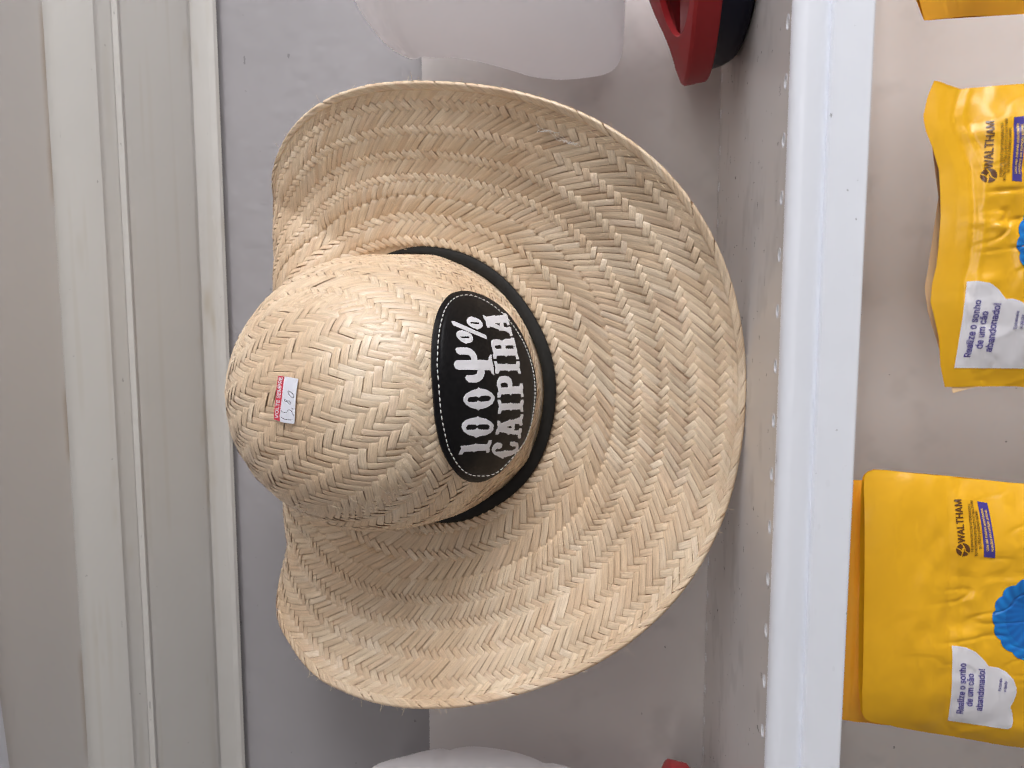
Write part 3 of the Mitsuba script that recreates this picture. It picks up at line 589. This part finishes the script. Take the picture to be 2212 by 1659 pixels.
def scallop(c, r, n, ph=0.): 
    a = np.linspace(0, 2 * math.pi, 340, endpoint=False); k = r * (1 + .055 * np.abs(np.sin(a * n / 2 + ph)) ** .7 - .03)
    return [(c[0] + q * math.cos(t), c[1] + q * math.sin(t)) for t, q in zip(a, k)]

def dress(b, w, cap, lg, small, blue, bt, label, t, tsmall, ros, tilt=None):
    k = b.key
    put(f'{k}__lettering', cat_([b.text('WALTHAM', *w, cap, bold=True)] + [b.text(x, *q, h) for x, q, h in small]), 'print_brown')
    put(f'{k}__emblem', emblem(b, lg, 3.15), 'print_brown')
    scene[f'{k}__banner'] = mikit.ply(b.area(blue), 'print_blue', smooth=True)
    put(f'{k}__banner__lettering', cat_([b.text('Uma das maiores autoridades', *bt[0], 1.05, bold=True), b.text('mundiais em nutrição animal.', *bt[1], 1.05, bold=True)]), 'print_yellow')
    scene[f'{k}__label'] = mikit.ply(b.area(label), 'print_white', smooth=True)
    put(f'{k}__label__lettering', cat_([b.text(x, *q, h, bold=True) for x, q, h in t]), 'print_blue')
    put(f'{k}__label__small_lettering', cat_([b.text(x, *q, h) for x, q, h in tsmall]), 'print_blue')
    scene[f'{k}__rosette'] = ros

b1 = Bag('pet_food_bag', -.195, .011,
         [(x, z - .003) for x, z in [(-.2146, -.0575), (-.2140, -.0553), (-.2127, -.0534), (-.2098, -.0517), (-.197, -.0502), (-.149, -.0486), (-.0931, -.0466), (-.0865, -.0469), (-.0840, -.0484), (-.0828, -.0505), (-.0825, -.0518)]],
         [(-.05, -.2146), (-.0563, -.2146), (-.0928, -.2190), (-.1254, -.2222), (-.17, -.2255), (-.258, -.228)], [(-.04, -.0822), (-.0518, -.0822), (-.087, -.0845), (-.118, -.0872), (-.17, -.089), (-.258, -.09)], seed=3, seal=.038, power=4., relief=.85, flat=((-.19, -.105, .022), (-.108, -.1, .014)))
B1R = scallop((-151, -131), 21.5, 17, .6)
dress(b1, ((-115.2, -95.1), (-95.0, -94.0)), 3.1, (-118.7, -94.4),
      [('DESENVOLVIDO COM VETERINÁRIOS E', ((-119.5, -99.2), (-96.9, -98.0)), 1.1), ('NUTRICIONISTAS DO INSTITUTO WALTHAM', ((-121.5, -101.2), (-95.5, -99.4)), 1.1), ('DE CIÊNCIA E CUIDADO ANIMAL', ((-117.9, -102.8), (-99.7, -101.1)), 1.1)],
      [(-95.9, -101.7), (-96.5, -106.2), (-122.1, -108.8), (-122.0, -104.2)], (((-118.7, -105.8), (-99.0, -103.6)), ((-118.6, -107.7), (-99.4, -105.3))),
      [(-166.8, -91.5), (-208.8, -94.6), (-210.0, -121.7), (-208.5, -123.0), (-205.3, -123.3), (-201.1, -122.5), (-197.0, -120.8), (-193.7, -121.9), (-189.5, -122.5), (-186.3, -122.1), (-181.8, -120.2), (-178.3, -116.8), (-176.4, -113.0), (-175.9, -108.7), (-172.8, -106.3), (-169.1, -102.4), (-167.2, -98.2), (-166.6, -94.0)],
      [('Realize o sonho', ((-203.1, -100.2), (-175.1, -98.2)), 2.9), ('de um cão', ((-198.2, -103.6), (-180.4, -102.3)), 2.9), ('abandonado!', ((-200.3, -108.2), (-177.4, -107.0)), 2.9)],
      [('Escaneie', ((-188.5, -115.2), (-181.8, -115.2)), 1.2), ('e ajude', ((-188.7, -117.5), (-183.0, -117.5)), 1.2)], rosette(b1, B1R, (-151, -131)))
tag('pet_food_bag', 'yellow pet food bag with a white label, leftmost at the front of the lower shelf', 'bag')
b4 = Bag('pet_food_bag_001', -.1795, .0055, [(-.2190, -.0405), (-.16, -.0400), (-.0905, -.0395)], [(0, -.2190), (-.258, -.226)], [(0, -.0905), (-.258, -.0895)], seed=9, film='bag_film_orange', seal=.012)
tag('pet_food_bag_001', 'orange-yellow pet food bag standing hidden behind the leftmost yellow bag, top edge in view', 'bag')
b2 = Bag('pet_food_bag_002', -.205, .010,
         [(-.0395, -.0810), (-.0293, -.0778), (-.0165, -.0759), (-.0080, -.0735), (.0004, -.0710), (.0088, -.0711), (.0171, -.0725), (.0254, -.0729), (.0398, -.0731), (.0602, -.0716), (.0704, -.0683), (.0782, -.0652), (.0847, -.0640), (.0935, -.0659), (.1008, -.0688)],
         [(0, -.0395), (-.081, -.0395), (-.111, -.0388), (-.16, -.0425), (-.258, -.045)], [(0, .1008), (-.0695, .0998), (-.0740, .0970), (-.080, .0970), (-.104, .0981), (-.16, .100), (-.258, .102)],
         back=[(-.0425, -.0850), (-.0308, -.0822), (-.0174, -.0790), (-.0040, -.0752), (.0071, -.0735), (.018, -.0748), (.05, -.0775), (.075, -.0720), (.1008, -.0700)], seed=5, seal=.013, inside=True, power=3., relief=1.0, flat=((-.012, -.1, .02),))
B2R = scallop((27.5, -124.5), 20.8, 17, .2)
dress(b2, ((59.9, -92.2), (81.1, -92.7)), 3.0, (56.8, -90.9),
      [('DESENVOLVIDO COM VETERINÁRIOS E', ((56.0, -96.0), (80.0, -96.5)), 1.1), ('NUTRICIONISTAS DO INSTITUTO WALTHAM', ((54.4, -97.4), (81.8, -98.3)), 1.1), ('DE CIÊNCIA E CUIDADO ANIMAL', ((57.7, -99.0), (78.1, -99.7)), 1.1)],
      [(82.3, -101.0), (82.7, -105.0), (53.8, -104.9), (54.1, -100.2)], (((57.2, -102.2), (79.5, -102.8)), ((57.1, -104.0), (79.3, -104.5))),
      [(9.8, -84.9), (-30.3, -83.8), (-30.2, -110.5), (-30.4, -120.6), (-2.3, -119.1), (-.4, -108.9), (.9, -106.8), (2.0, -103.8), (1.8, -101.1), (6.1, -97.8), (9.0, -93.9), (10.0, -88.9)],
      [('Realize o sonho', ((-25.1, -90.0), (1.3, -91.0)), 2.9), ('de um cão', ((-21.0, -94.0), (-3.8, -94.5)), 2.9), ('abandonado!', ((-22.5, -98.3), (-.2, -99.1)), 2.9)],
      [('Escaneie', ((-11.7, -106.9), (-3.6, -106.9)), 1.3), ('e ajude', ((-11.5, -109.2), (-5.2, -109.2)), 1.3)], rosette(b2, B2R, (27.5, -124.5)))
tag('pet_food_bag_002', 'yellow pet food bag with a wavy open top, mid lower shelf', 'bag')
b3 = Bag('pet_food_bag_003', -.165, .010, [(.1408, -.0775), (.16, -.0700), (.20, -.066), (.27, -.066)], [(0, .1405), (-.091, .1412), (-.124, .1418), (-.258, .136)], [(0, .27), (-.258, .275)], seed=12, film='bag_film_orange', seal=.012)
tag('pet_food_bag_003', 'orange-yellow pet food bag at the far right, only its edge in view', 'bag')
